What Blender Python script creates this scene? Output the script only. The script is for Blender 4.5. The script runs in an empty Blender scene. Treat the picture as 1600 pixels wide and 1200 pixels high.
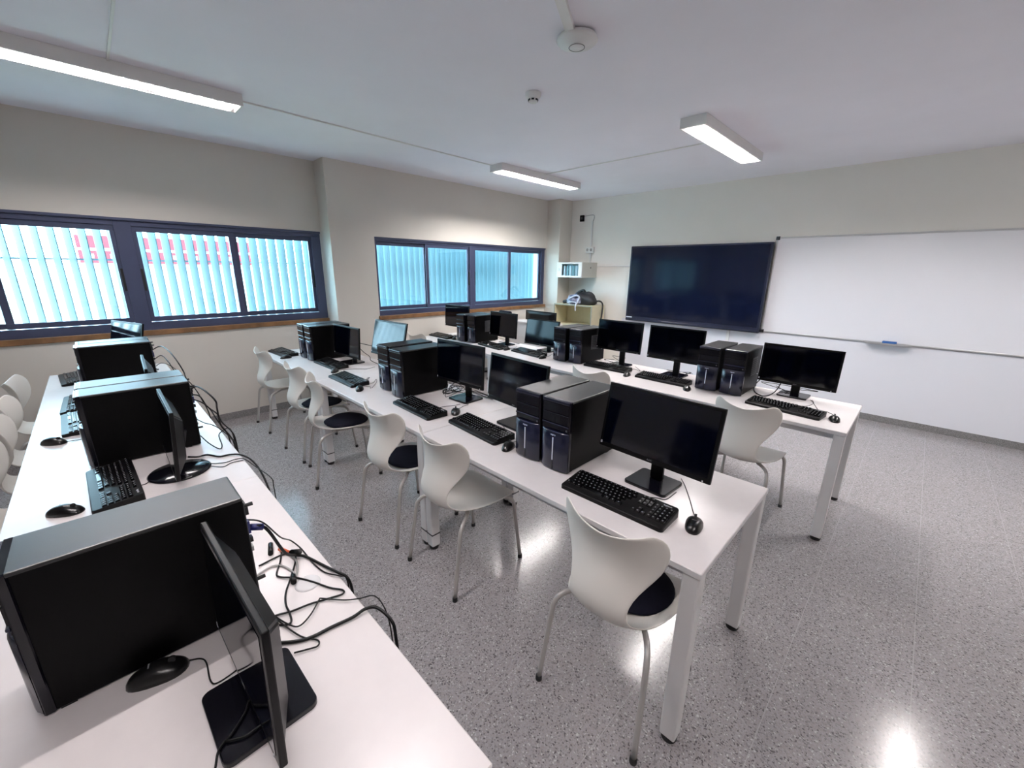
import bpy, bmesh, math, random
from mathutils import Vector, Matrix
random.seed(7)
S = bpy.context.scene
C = S.collection
# ------------------------------------------------------------------ camera
CAM = Vector((0.3201, -1.1593, 1.6321)); YAW, PITCH, ROLL, FPX = 0.7806, 0.2720, 0.0129, 639.0
cd = bpy.data.cameras.new('camera'); cam = bpy.data.objects.new('camera', cd); C.objects.link(cam)
fw = Vector((-math.sin(YAW) * math.cos(PITCH), math.cos(YAW) * math.cos(PITCH), -math.sin(PITCH)))
rt = Vector((math.cos(YAW), math.sin(YAW), 0)); up = rt.cross(fw)
r2 = rt * math.cos(ROLL) + up * math.sin(ROLL); u2 = -rt * math.sin(ROLL) + up * math.cos(ROLL)
M3 = Matrix((r2, u2, -fw)).transposed()
cam.matrix_world = Matrix.Translation(CAM) @ M3.to_4x4()
cd.sensor_fit = 'HORIZONTAL'; cd.sensor_width = 36.0; cd.lens = FPX / 1600 * 36.0; cd.clip_start = 0.02
S.camera = cam
# ------------------------------------------------------------------ world, exposure
w = bpy.data.worlds.new('sky'); S.world = w; w.use_nodes = True
bg = w.node_tree.nodes['Background']
bg.inputs[0].default_value = (0.56, 0.81, 1.0, 1); bg.inputs[1].default_value = 9.0
S.view_settings.view_transform = 'Standard'; S.view_settings.look = 'None'
S.view_settings.gamma = 1.0; S.view_settings.use_curve_mapping = False
S.view_settings.exposure = 1.3
LAMP, LAMP_REAR = 180.0, 82.0   # radiance of the ceiling tubes, far row and (dimmer) rear row
S.cycles.max_bounces = 8; S.cycles.diffuse_bounces = 5; S.cycles.glossy_bounces = 4
S.cycles.caustics_reflective = False; S.cycles.caustics_refractive = False
S.cycles.sample_clamp_indirect = 6.0
# ------------------------------------------------------------------ materials
def mat(name, col, rough=0.5, metal=0.0, spec=0.5, noise=None, bump=None, coat=0.0, emit=None):
    m = bpy.data.materials.new(name); m.use_nodes = True
    nt = m.node_tree; b = nt.nodes['Principled BSDF']
    b.inputs['Base Color'].default_value = (*col, 1); b.inputs['Roughness'].default_value = rough
    b.inputs['Metallic'].default_value = metal; b.inputs['Specular IOR Level'].default_value = spec
    b.inputs['Coat Weight'].default_value = coat; b.inputs['Coat Roughness'].default_value = 0.08
    if emit: b.inputs['Emission Color'].default_value = (*emit[0], 1); b.inputs['Emission Strength'].default_value = emit[1]
    if noise or bump:
        tc = nt.nodes.new('ShaderNodeTexCoord')
    if noise:      # (scale, amount): gentle tint variation
        n = nt.nodes.new('ShaderNodeTexNoise'); n.inputs['Scale'].default_value = noise[0]; n.inputs['Detail'].default_value = 4
        nt.links.new(tc.outputs['Object'], n.inputs['Vector'])
        r = nt.nodes.new('ShaderNodeValToRGB')
        a = noise[1]
        r.color_ramp.elements[0].position = .35; r.color_ramp.elements[1].position = .65
        r.color_ramp.elements[0].color = (*[max(0, c * (1 - a)) for c in col], 1)
        r.color_ramp.elements[1].color = (*[min(1, c * (1 + a)) for c in col], 1)
        nt.links.new(n.outputs['Fac'], r.inputs['Fac']); nt.links.new(r.outputs['Color'], b.inputs['Base Color'])
    if bump:       # (scale, strength)
        n2 = nt.nodes.new('ShaderNodeTexNoise'); n2.inputs['Scale'].default_value = bump[0]; n2.inputs['Detail'].default_value = 3
        nt.links.new(tc.outputs['Object'], n2.inputs['Vector'])
        bp = nt.nodes.new('ShaderNodeBump'); bp.inputs['Strength'].default_value = bump[1]; bp.inputs['Distance'].default_value = 0.002
        nt.links.new(n2.outputs['Fac'], bp.inputs['Height']); nt.links.new(bp.outputs['Normal'], b.inputs['Normal'])
    return m
M = {}
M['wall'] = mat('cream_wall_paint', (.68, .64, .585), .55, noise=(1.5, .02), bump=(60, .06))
M['front'] = mat('lit_front_wall_paint', (.86, .83, .78), .42, noise=(1.5, .015), bump=(60, .05))  # wall colour lightened to carry the stronger light at the front
M['ceil'] = mat('ceiling_paint', (.88, .86, .93), .8, noise=(2, .015))
M['table'] = mat('white_laminate', (.81, .76, .755), .24, noise=(25, .01))
M['edge'] = mat('white_edge_band', (.74, .73, .74), .4)
M['tleg'] = mat('white_powder_coat', (.74, .73, .73), .38, bump=(300, .05))
M['rail'] = mat('grey_white_rail', (.55, .55, .58), .4)
M['rub'] = mat('black_rubber', (.008, .008, .009), .55)
M['chair'] = mat('cream_white_plastic', (.82, .785, .73), .36, bump=(400, .05))
M['ctube'] = mat('grey_painted_tube', (.50, .48, .46), .3, metal=.3)
M['pad'] = mat('navy_black_cloth', (.006, .006, .014), .9, spec=.15, bump=(500, .3))
M['blk'] = mat('black_case_metal', (.0012, .0012, .0014), .42, spec=.10, bump=(500, .04))
M['blktop'] = mat('black_textured_top', (.014, .014, .016), .36, bump=(600, .1))
M['gloss'] = mat('glossy_black_bezel', (.003, .003, .006), .14, spec=.4)
M['door'] = mat('dark_front_door', (.006, .008, .026), .22)  # navy share of this colour stands in for bluish window light
M['plast'] = mat('black_plastic', (.0022, .0022, .0026), .36, spec=.2)
M['mouse'] = mat('black_mouse_plastic', (.004, .004, .0045), .28, spec=.4)
M['key'] = mat('black_keycaps', (.004, .004, .005), .16, spec=.5)
M['keyl'] = mat('key_legend_white', (.16, .165, .175), .5)
M['scr'] = mat('black_screen', (.0004, .0009, .004), .08, spec=.38)  # faint blue mixed into the black for reflected blue light
M['silver'] = mat('silver_strip', (.72, .74, .80), .3, metal=.2)
M['logo'] = mat('pale_print', (.6, .62, .66), .5)
M['dimlogo'] = mat('grey_print', (.20, .20, .21), .5)
M['cable'] = mat('black_cable', (.003, .003, .0035), .45, spec=.25)
M['gcable'] = mat('grey_cable', (.42, .41, .40), .45)
M['oplug'] = mat('orange_plug', (.85, .16, .06), .4)
M['bplug'] = mat('blue_plug', (.012, .016, .12), .4)
M['alu'] = mat('dark_blue_aluminium', (.060, .072, .135), .35, metal=.25)
M['aludk'] = mat('black_latch', (.01, .01, .012), .4)
M['wood'] = mat('wood_sill', (.22, .11, .045), .45, noise=(9, .25))
M['slat'] = mat('pale_blue_louvre', (.15, .26, .31), .5)
M['rail2'] = mat('louvre_rail', (.30, .36, .42), .5)
M['white'] = mat('white_plastic', (.80, .80, .80), .4)
M['offw'] = mat('white_housing', (.78, .77, .76), .45)
M['refl'] = mat('bright_reflector', (.85, .85, .85), .22, metal=.9)
M['blade'] = mat('white_blades', (.85, .83, .83), .4)
M['tube'] = mat('lamp_tube', (.9, .9, .9), .5, emit=((1.0, .955, .935), LAMP))
M['tube_rear'] = mat('dim_lamp_tube', (.9, .9, .9), .5, emit=((1.0, .93, .93), LAMP_REAR))
M['wb'] = mat('whiteboard_enamel', (.87, .86, .90), .12, spec=.45)
M['wains'] = mat('glossy_white_panelling', (.84, .84, .89), .16, spec=.5)
M['alum'] = mat('satin_aluminium', (.62, .62, .63), .35, metal=.6)
M['grey'] = mat('light_grey_cabinet', (.56, .57, .53), .45)
M['rackglass'] = mat('dark_door_glass', (.05, .06, .07), .10)
M['cream'] = mat('cream_board', (.66, .60, .42), .5, noise=(14, .03))
M['creamedge'] = mat('greyish_board_edge', (.30, .30, .24), .5)
M['red'] = mat('red_cladding', (.16, .004, .014), .6)
M['pale'] = mat('pale_cladding', (.55, .55, .55), .6)
M['bag'] = mat('black_bag_cloth', (.010, .010, .013), .6, bump=(80, .3))
M['bag2'] = mat('grey_blue_bag_cloth', (.22, .24, .36), .45, noise=(18, .9), bump=(50, .5))
M['bagw'] = mat('pale_bag_trim', (.55, .58, .68), .4)
M['skirt'] = mat('grey_terrazzo_skirting', (.23, .22, .22), .35, noise=(160, .35))
M['blue'] = mat('blue_eraser', (.02, .10, .32), .5)
M['panelbez'] = mat('blue_black_bezel', (.018, .022, .045), .25)
M['panelscr'] = mat('dark_blue_panel_glass', (.004, .007, .022), .10, spec=.45)
M['vent'] = mat('grey_black_vent', (.045, .045, .05), .45)
def glass_mat():
    m = bpy.data.materials.new('window_glass'); m.use_nodes = True; nt = m.node_tree
    for n in list(nt.nodes): nt.nodes.remove(n)
    o = nt.nodes.new('ShaderNodeOutputMaterial'); mx = nt.nodes.new('ShaderNodeMixShader'); t = nt.nodes.new('ShaderNodeBsdfTransparent')
    g = nt.nodes.new('ShaderNodeBsdfGlossy'); g.inputs['Roughness'].default_value = .02
    mx.inputs[0].default_value = .05
    t.inputs['Color'].default_value = (.93, .99, .99, 1)
    nt.links.new(t.outputs[0], mx.inputs[1]); nt.links.new(g.outputs[0], mx.inputs[2]); nt.links.new(mx.outputs[0], o.inputs[0])
    return m
M['glass'] = glass_mat()
def floor_mat():
    m = bpy.data.materials.new('terrazzo_tiles'); m.use_nodes = True; nt = m.node_tree; b = nt.nodes['Principled BSDF']; L = nt.links.new
    N = nt.nodes.new
    tc = N('ShaderNodeTexCoord')
    def vor(scale, pos, c0, c1):
        v = N('ShaderNodeTexVoronoi'); v.inputs['Scale'].default_value = scale; L(tc.outputs['Object'], v.inputs['Vector'])
        s = N('ShaderNodeSeparateColor'); L(v.outputs['Color'], s.inputs['Color'])
        r = N('ShaderNodeValToRGB'); r.color_ramp.interpolation = 'CONSTANT'
        r.color_ramp.elements[0].color = c0; r.color_ramp.elements[1].color = c1; r.color_ramp.elements[1].position = pos
        L(s.outputs[0], r.inputs['Fac']); return r, v, s
    # base chips: several greys by cell
    v = N('ShaderNodeTexVoronoi'); v.inputs['Scale'].default_value = 200; L(tc.outputs['Object'], v.inputs['Vector'])
    s = N('ShaderNodeSeparateColor'); L(v.outputs['Color'], s.inputs['Color'])
    r = N('ShaderNodeValToRGB'); r.color_ramp.interpolation = 'CONSTANT'
    e = r.color_ramp.elements
    e[0].color = (.12, .11, .115, 1); e[0].position = 0
    e[1].color = (.235, .22, .228, 1); e[1].position = .075
    for p, c in ((.22, (.305, .28, .28, 1)), (.50, (.325, .305, .315, 1)), (.82, (.35, .33, .34, 1)), (.96, (.50, .485, .49, 1))):
        k = e.new(p); k.color = c
    L(s.outputs[0], r.inputs['Fac'])
    n = N('ShaderNodeTexNoise'); n.inputs['Scale'].default_value = 420; n.inputs['Detail'].default_value = 2; L(tc.outputs['Object'], n.inputs['Vector'])
    mx = N('ShaderNodeMix'); mx.data_type = 'RGBA'; mx.blend_type = 'OVERLAY'; mx.inputs[0].default_value = .25
    L(r.outputs['Color'], mx.inputs[6]); L(n.outputs['Fac'], mx.inputs[7])
    # tile joints every 0.4 m
    sx = N('ShaderNodeSeparateXYZ'); L(tc.outputs['Object'], sx.inputs[0])
    def joint(out, off, wd):
        a = N('ShaderNodeMath'); a.operation = 'ADD'; a.inputs[1].default_value = off; L(out, a.inputs[0])
        d = N('ShaderNodeMath'); d.operation = 'DIVIDE'; d.inputs[1].default_value = .4; L(a.outputs[0], d.inputs[0])
        f = N('ShaderNodeMath'); f.operation = 'FRACT'; L(d.outputs[0], f.inputs[0])
        c = N('ShaderNodeMath'); c.operation = 'LESS_THAN'; c.inputs[1].default_value = wd / .4; L(f.outputs[0], c.inputs[0]); return c
    jx = joint(sx.outputs[0], 40 - .19, .0028); jy = joint(sx.outputs[1], 40.07, .0018)
    m1 = N('ShaderNodeMix'); m1.data_type = 'RGBA'; L(jx.outputs[0], m1.inputs[0]); L(mx.outputs[2], m1.inputs[6]); m1.inputs[7].default_value = (.40, .38, .385, 1)
    m2 = N('ShaderNodeMix'); m2.data_type = 'RGBA'; L(jy.outputs[0], m2.inputs[0]); L(m1.outputs[2], m2.inputs[6]); m2.inputs[7].default_value = (.29, .275, .285, 1)
    L(m2.outputs[2], b.inputs['Base Color'])
    b.inputs['Roughness'].default_value = .17; b.inputs['Specular IOR Level'].default_value = .42
    return m
M['floor'] = floor_mat()
def ground_mat():
    m = bpy.data.materials.new('dry_grass_ground'); m.use_nodes = True; nt = m.node_tree; b = nt.nodes['Principled BSDF']
    tc = nt.nodes.new('ShaderNodeTexCoord'); n = nt.nodes.new('ShaderNodeTexNoise'); n.inputs['Scale'].default_value = .8; n.inputs['Detail'].default_value = 8
    nt.links.new(tc.outputs['Object'], n.inputs['Vector']); r = nt.nodes.new('ShaderNodeValToRGB')
    r.color_ramp.elements[0].position = .42; r.color_ramp.elements[0].color = (.30, .27, .08, 1)
    r.color_ramp.elements[1].position = .58; r.color_ramp.elements[1].color = (.62, .62, .60, 1)
    nt.links.new(n.outputs['Fac'], r.inputs['Fac']); nt.links.new(r.outputs['Color'], b.inputs['Base Color']); b.inputs['Roughness'].default_value = .9
    return m
M['ground'] = ground_mat()
# ------------------------------------------------------------------ mesh helpers
def link(name, me, m, parent=None, smooth=False):
    o = bpy.data.objects.new(name, me); C.objects.link(o)
    ms = m if isinstance(m, (list, tuple)) else [m]
    if not me.materials:
        for k in ms: me.materials.append(M[k])
    if smooth:
        for p in me.polygons: p.use_smooth = True
    if parent: o.parent = parent
    return o
def obj(name, bm, m, parent=None, smooth=False):
    me = bpy.data.meshes.new(name); bmesh.ops.recalc_face_normals(bm, faces=bm.faces[:]) ; bm.to_mesh(me); bm.free()
    return link(name, me, m, parent, smooth)
def BM(): return bmesh.new()
def box(bm, x0, x1, y0, y1, z0, z1, bev=0.0, seg=2, mi=0, mtx=None):
    b = bmesh.new()
    bmesh.ops.create_cube(b, size=1)
    for v in b.verts: v.co = Vector(((x0 + x1) / 2 + v.co.x * (x1 - x0), (y0 + y1) / 2 + v.co.y * (y1 - y0), (z0 + z1) / 2 + v.co.z * (z1 - z0)))
    if bev > 0: bmesh.ops.bevel(b, geom=b.edges[:], offset=bev, segments=seg, affect='EDGES', profile=.5)
    merge(bm, b, mi, mtx); return bm
def merge(bm, b, mi=0, mtx=None):
    vm = {}
    for v in b.verts: vm[v] = bm.verts.new(mtx @ v.co if mtx else v.co)
    for f in b.faces:
        try:
            nf = bm.faces.new([vm[v] for v in f.verts]); nf.material_index = mi
        except ValueError: pass
    b.free()
def smoothpath(pts, n=6, closed=False):
    P = [Vector(p) for p in pts]
    if len(P) < 3: return P
    out = []
    for i in range(len(P) - 1):
        p0 = P[i - 1] if i else P[0] * 2 - P[1]; p1 = P[i]; p2 = P[i + 1]; p3 = P[i + 2] if i + 2 < len(P) else P[-1] * 2 - P[-2]
        for k in range(n):
            t = k / n
            out.append(.5 * ((2 * p1) + (p2 - p0) * t + (2 * p0 - 5 * p1 + 4 * p2 - p3) * t * t + (-p0 + 3 * p1 - 3 * p2 + p3) * t ** 3))
    out.append(P[-1]); return out
def tube(bm, pts, r, n=8, mi=0, cap=True):
    P = [Vector(p) for p in pts]
    up_ = Vector((0, 0, 1)); rings = []; last = None
    for i, p in enumerate(P):
        a = P[max(i - 1, 0)]; b = P[min(i + 1, len(P) - 1)]; t = (b - a)
        if t.length < 1e-9: t = Vector((0, 0, 1))
        t.normalize()
        if last is None:
            u = t.cross(up_)
            if u.length < .1: u = t.cross(Vector((1, 0, 0)))
        else:
            u = last - t * last.dot(t)
            if u.length < 1e-4: u = t.cross(up_) if abs(t.z) < .9 else t.cross(Vector((1, 0, 0)))
        u.normalize(); last = u; v = t.cross(u)
        rr = r[i] if isinstance(r, (list, tuple)) else r
        rings.append([bm.verts.new(p + (u * math.cos(k * 2 * math.pi / n) + v * math.sin(k * 2 * math.pi / n)) * rr) for k in range(n)])
    for i in range(len(rings) - 1):
        for k in range(n):
            f = bm.faces.new((rings[i][k], rings[i][(k + 1) % n], rings[i + 1][(k + 1) % n], rings[i + 1][k])); f.material_index = mi; f.smooth = True
    if cap:
        for R in (rings[0], rings[-1]):
            f = bm.faces.new(R); f.material_index = mi
    return bm
def lathe(bm, prof, n=32, mi=0, c=(0, 0)):
    rings = []
    for r, z in prof:
        if r < 1e-6: rings.append([bm.verts.new((c[0], c[1], z))])
        else: rings.append([bm.verts.new((c[0] + r * math.cos(k * 2 * math.pi / n), c[1] + r * math.sin(k * 2 * math.pi / n), z)) for k in range(n)])
    for A, B in zip(rings, rings[1:]):
        for k in range(n):
            k2 = (k + 1) % n
            if len(A) == 1 and len(B) == 1: continue
            vs = [A[0], B[k2], B[k]] if len(A) == 1 else ([A[k], A[k2], B[0]] if len(B) == 1 else [A[k], A[k2], B[k2], B[k]])
            f = bm.faces.new(vs); f.material_index = mi; f.smooth = True
    return bm
def prism(bm, outline, z0, z1, mi=0, bev=0.0):
    b = bmesh.new()
    A = [b.verts.new((x, y, z0)) for x, y in outline]; f = b.faces.new(A)
    r = bmesh.ops.extrude_face_region(b, geom=[f])
    for v in [g for g in r['geom'] if isinstance(g, bmesh.types.BMVert)]: v.co.z = z1
    bmesh.ops.recalc_face_normals(b, faces=b.faces[:])
    if bev: bmesh.ops.bevel(b, geom=[e for e in b.edges if abs(e.verts[0].co.z - z1) < 1e-6 and abs(e.verts[1].co.z - z1) < 1e-6], offset=bev, segments=2, affect='EDGES', profile=.5)
    merge(bm, b, mi); return bm
def rrect(x0, x1, y0, y1, r, n=6):
    out = []
    for cx, cy, a in ((x1 - r, y1 - r, 0), (x0 + r, y1 - r, 90), (x0 + r, y0 + r, 180), (x1 - r, y0 + r, 270)):
        for k in range(n + 1):
            t = math.radians(a + 90 * k / n); out.append((cx + r * math.cos(t), cy + r * math.sin(t)))
    return out
def text_bm(s, size, mtx, depth=.0004):
    cu = bpy.data.curves.new('txt', 'FONT'); cu.body = s; cu.size = size; cu.align_x = 'CENTER'; cu.align_y = 'CENTER'; cu.extrude = depth; cu.resolution_u = 2
    o = bpy.data.objects.new('txt', cu); C.objects.link(o)
    dg = bpy.context.evaluated_depsgraph_get(); me = bpy.data.meshes.new_from_object(o.evaluated_get(dg))
    bm = bmesh.new(); bm.from_mesh(me); bpy.data.objects.remove(o); bpy.data.meshes.remove(me); bpy.data.curves.remove(cu)
    for v in bm.verts: v.co = mtx @ v.co
    return bm
def bake(o):
    dg = bpy.context.evaluated_depsgraph_get(); me = bpy.data.meshes.new_from_object(o.evaluated_get(dg))
    o.modifiers.clear(); old = o.data; o.data = me; bpy.data.meshes.remove(old)
def tag(o, label, cat, group=None, kind=None):
    o['label'] = label; o['category'] = cat
    if group: o['group'] = group
    if kind: o['kind'] = kind
    return o
def thing(name, label, cat, loc=(0, 0, 0), rz=0.0, group=None):
    o = bpy.data.objects.new(name, None); C.objects.link(o); o.empty_display_size = .05
    o.location = loc; o.rotation_euler = (0, 0, rz); return tag(o, label, cat, group)
def struct(name, bm, m):
    o = obj(name, bm, m); o['kind'] = 'structure'; return o
def copy_tree(o, parent=None, skip=()):
    c = o.copy(); C.objects.link(c)
    if parent: c.parent = parent
    for ch in list(o.children):
        if ch.name.split('.')[0] in skip: continue
        copy_tree(ch, c)
    return c
def dup(root, loc, rz, label, group=None, skip=()):
    r = copy_tree(root, skip=skip); r.location = loc; r.rotation_euler = (0, 0, rz); r['label'] = label
    if group: r['group'] = group
    return r
T = .74                       # table top height
# ------------------------------------------------------------------ room shell
XW, XP, YF, H = -4.884, -4.62, 4.973, 2.785
XR, YB = 2.9, -3.4
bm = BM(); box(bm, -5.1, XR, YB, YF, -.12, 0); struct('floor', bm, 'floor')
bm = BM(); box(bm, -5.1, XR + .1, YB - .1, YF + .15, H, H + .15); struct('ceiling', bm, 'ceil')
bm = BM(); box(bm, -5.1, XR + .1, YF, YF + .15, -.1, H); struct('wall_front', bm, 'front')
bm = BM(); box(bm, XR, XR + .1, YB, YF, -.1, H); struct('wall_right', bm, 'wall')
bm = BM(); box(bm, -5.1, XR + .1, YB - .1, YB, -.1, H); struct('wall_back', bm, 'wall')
W1 = (-2.56, .855, 1.03, 2.035)      # y0 y1 z0 z1 of the first window opening
W2 = (1.40, 4.645, 1.03, 2.005)
YP = .865
bm = BM()
box(bm, -5.1, XW, YB, YP, -.1, W1[2]); box(bm, -5.1, XW, YB, YP, W1[3], H); box(bm, -5.1, XW, YB, W1[0], W1[2], W1[3])
box(bm, -5.1, XP, YP, W2[0], -.1, H); box(bm, -5.1, XP, W2[0], YF, -.1, W2[2]); box(bm, -5.1, XP, W2[0], YF, W2[3], H); box(bm, -4.79, XP, W2[1], YF, W2[2], W2[3]); box(bm, -5.1, -4.79, W2[1] + .20, YF, W2[2], W2[3])
struct('wall_left', bm, 'wall')
bm = BM(); box(bm, XP - .02, -4.335, 4.65, YF + .01, 0, H, .004); struct('corner_pillar', bm, 'wall')
for nm, b in (('baseboard_left', (XW, XW + .012, YB, YP, 0, .075)), ('baseboard_front', (-4.335, XR, YF - .012, YF, 0, .072)), ('baseboard_right', (XR - .012, XR, YB, YF, 0, .072)), ('baseboard_pier', (XP, XP + .012, YP, 4.65, 0, .075))):
    bm = BM(); box(bm, *b, .002); struct(nm, bm, 'skirt')
bm = BM(); box(bm, -3.2, XR, YF - .010, YF, .072, .888, .001); struct('wainscot_front', bm, 'wains')
# windows -----------------------------------------------------------
def window(name, xf, xs, y0, y1, z0, z1, panes, pz, mull):
    root = bpy.data.objects.new(name, None); C.objects.link(root); root['kind'] = 'structure'
    bm = BM(); d = .035
    box(bm, xf - d, xf + d, y0, y1, pz[1] + .045, z1, .003); box(bm, xf - d, xf + d, y0, y1, z0, pz[0] - .05, .003)
    box(bm, xf - d + .001, xf + d - .002, y0, panes[0][0] - .03, z0 + .02, z1 - .02); box(bm, xf - d + .001, xf + d - .002, panes[3][1] + .03, y1, z0 + .02, z1 - .02, .003)
    box(bm, xf - d - .002, xf + d + .003, panes[1][1] + .03, panes[2][0] - .03, z0 + .02, z1 - .026, .003)
    box(bm, xf - d, xf + d + .022, y0, y1, z1 - .022, z1, .003)       # projecting top drip of the frame
    obj('window_frame', bm, 'alu', root)
    for i, (a, b) in enumerate(panes):
        s = .018 if i in (1, 2) else -.006
        xx = xf + s - .01; wv = .045; t = .014
        bm = BM()
        for q in ((a - wv, b + wv, pz[1], pz[1] + wv), (a - wv, b + wv, pz[0] - wv, pz[0]), (a - wv, a, pz[0], pz[1]), (b, b + wv, pz[0], pz[1])):
            box(bm, xx - t, xx + t, q[0], q[1], q[2], q[3], .002)
        sh = obj('sash', bm, 'alu', root)
        bm = BM(); box(bm, xx - .003, xx + .003, a - .004, b + .004, pz[0] - .004, pz[1] + .004); obj('pane', bm, 'glass', sh)
        yl = (b + .022) if i in (1, 3) else (a - .022)
        if i in (1, 2, 3):
            if i == 2: yl = a - .022
            bm = BM(); box(bm, xx + t, xx + t + .012, yl - .011, yl + .011, 1.40, 1.60, .003); obj('latch', bm, 'aludk', sh)
    bm = BM(); box(bm, xf + .03, xs, y0 - .012, y1 + .0, z0 - .045, z0 + .004, .004); obj('window_sill', bm, 'wood', root)
    return root
window('window_1', -4.93, XW + .022, W1[0], W1[1], W1[2], W1[3], [(-2.40, -1.70), (-1.652, -.955), (-.775, -.062), (.012, .725)], (1.158, 1.925), -.865)
window('window_2', -4.69, XP + .022, W2[0], W2[1], W2[2] + .005, W2[3], [(1.46, 2.15), (2.205, 2.895), (3.05, 3.755), (3.835, 4.535)], (1.152, 1.912), 2.972)
# outside: fixed vertical louvres, ground, red building ---------------
TH = math.radians(25.5); wl = .118; pitch = .0985
scr_ = thing('louvre_screen', 'fixed screen of pale blue vertical louvre slats outside both windows', 'louvre screen', (-5.32, 1.5, 0))
bm = BM(); box(bm, -.059, .059, -.004, .004, .75, 2.28, .002); lm = bpy.data.meshes.new('slat'); bm.to_mesh(lm); bm.free(); lm.materials.append(M['slat'])
for k in range(92):
    o = bpy.data.objects.new('slat', lm); C.objects.link(o); o.parent = scr_; o.location = (0, -4.50 + k * pitch, 0); o.rotation_euler = (0, 0, TH)
for z, hh_ in ((2.25, .02), (.80, .02), (1.678, .008)):
    bm = BM(); box(bm, -.13, -.10, -4.6, 4.7, z - hh_, z + hh_); obj('rail', bm, 'rail2', scr_)
bm = BM(); box(bm, -90, -5.1, -60, 60, -.5, -.3); struct('outdoor_ground', bm, 'ground')
t = thing('red_building', 'long red building far outside, glimpsed between the louvre slats', 'building', (-30, 0, -.3))
bm = BM(); box(bm, -4, 0, -1.3, 6.6, 0, 2.0); obj('base_wall', bm, 'pale', t)
bm = BM(); box(bm, -4, .02, -1.3, 6.6, 2.0, 3.35); obj('upper_wall', bm, 'red', t)
bm = BM(); box(bm, .0, .04, -1.3, 6.6, 2.62, 2.74); obj('pale_band', bm, 'pale', t)
for k in range(9):
    bm = BM(); box(bm, .0, .05, -1.0 + k * .85, -.75 + k * .85, 2.25, 2.45); obj('window', bm, 'white', t)
# ------------------------------------------------------------------ ceiling fittings
def luminaire(x, y0, label):
    t = thing('ceiling_light', label, 'ceiling light', (x, y0, H), 0, 'fluorescent ceiling lights')
    L = 1.48; hw = .10; hh = .075
    bm = BM(); box(bm, -hw, -hw + .012, 0, L, -hh, -.001); box(bm, hw - .012, hw, 0, L, -hh, -.001); box(bm, -hw + .012, hw - .012, .0005, .012, -hh + .0005, -.0015); box(bm, -hw + .012, hw - .012, L - .012, L - .0005, -hh + .0005, -.0015); box(bm, -hw + .012, hw - .012, .012, L - .012, -.012, -.0015)
    obj('housing', bm, 'offw', t)
    bm = BM()
    for s in (-1, 1):
        vs = [bm.verts.new((s * x_, y_, z_)) for x_, z_ in ((.03, -.014), (.065, -.035), (.085, -.072)) for y_ in (.02, L - .02)]
        for i in range(2): bm.faces.new((vs[2 * i], vs[2 * i + 1], vs[2 * i + 3], vs[2 * i + 2]))
    obj('reflector', bm, 'refl', t, True)
    bm = BM(); tube(bm, [(0, .05, -.034), (0, L - .05, -.034)], .013, 12); obj('lamp_tube', bm, 'tube_rear' if y0 < 0 else 'tube', t)
    bm = BM()
    for k in range(23):
        yy = .04 + k * (L - .08) / 22; box(bm, -.084, .084, yy - .0012, yy + .0012, -.074, -.052)
    obj('louvre_blades', bm, 'blade', t)
    return t
LX, LY = (-3.43, -1.22, 1.0), (-1.655, 2.325)
luminaire(LX[0], LY[0], 'white louvred ceiling light by the first window, at upper left')
luminaire(LX[0], LY[1], 'white louvred ceiling light farthest away, near the second window')
luminaire(LX[1], LY[1], 'bright white louvred ceiling light nearest the wall screen')
luminaire(LX[1], LY[0], 'white louvred ceiling light above the camera side of the room')
luminaire(LX[2], LY[1], 'white louvred ceiling light in front of the whiteboard')
luminaire(LX[2], LY[0], 'white louvred ceiling light at the back right of the room')
def conduit(label, pts, w_=.012, h_=.010):
    bm = BM()
    for a, b in zip(pts, pts[1:]):
        a = Vector(a); b = Vector(b); d = (b - a).normalized(); n = Vector((-d.y, d.x, 0)) * w_ / 2
        q = [a + n, a - n, b - n, b + n]
        lo = [bm.verts.new((p.x, p.y, H - h_)) for p in q]; hi = [bm.verts.new((p.x, p.y, H)) for p in q]
        bm.faces.new(lo)
        for i in range(4): bm.faces.new((lo[i], lo[(i + 1) % 4], hi[(i + 1) % 4], hi[i]))
    o = obj('cable_conduit', bm, 'offw'); tag(o, label, 'conduit')
conduit('thin ceiling conduit joining the two lights along the window side', [(-3.47, LY[0] + 1.48, 0), (-3.51, LY[1], 0)])
conduit('thin ceiling conduit running across between the two far lights', [(-3.33, 3.08, 0), (-1.32, 3.08, 0)])
conduit('thin ceiling conduit leaving the upper left light towards the right', [(-3.33, -.85, 0), (-1.32, -.855, 0)])
conduit('wide white ceiling trunking ending at the round disc device', [(-1.22, .80, 0), (-.62, -.35, 0)], .045, .022)
bm = BM(); lathe(bm, [(0, H - .052), (.036, H - .052), (.040, H - .047), (.096, H - .034), (.105, H - .024), (.10, H - .012), (.06, H - .001)], 40, c=(-1.205, .82))
o = obj('access_point', bm, 'white'); tag(o, 'white round disc shaped wireless device on the ceiling', 'access point')
bm = BM(); lathe(bm, [(.038, H - .0535), (.0385, H - .0545), (.041, H - .0545), (.0415, H - .0535)], 32, c=(-1.205, .82)); k = obj('centre_ring', bm, 'vent'); k.parent = o
t = thing('smoke_detector', 'small white smoke detector on the ceiling beyond the disc device', 'smoke detector', (-1.84, 1.19, H))
bm = BM(); lathe(bm, [(0, -.058), (.024, -.058), (.030, -.050), (.032, -.040), (.044, -.032), (.052, -.018), (.052, -.001)], 28); obj('body', bm, 'white', t)
bm = BM()
for k in range(7):
    a = k * 2 * math.pi / 7; box(bm, -.009, .009, -.002, .002, -.005, .005, mtx=Matrix.Translation((.032 * math.cos(a), .032 * math.sin(a), -.044)) @ Matrix.Rotation(a + math.pi / 2, 4, 'Z'))
obj('vent_slots', bm, 'aludk', t)
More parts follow.
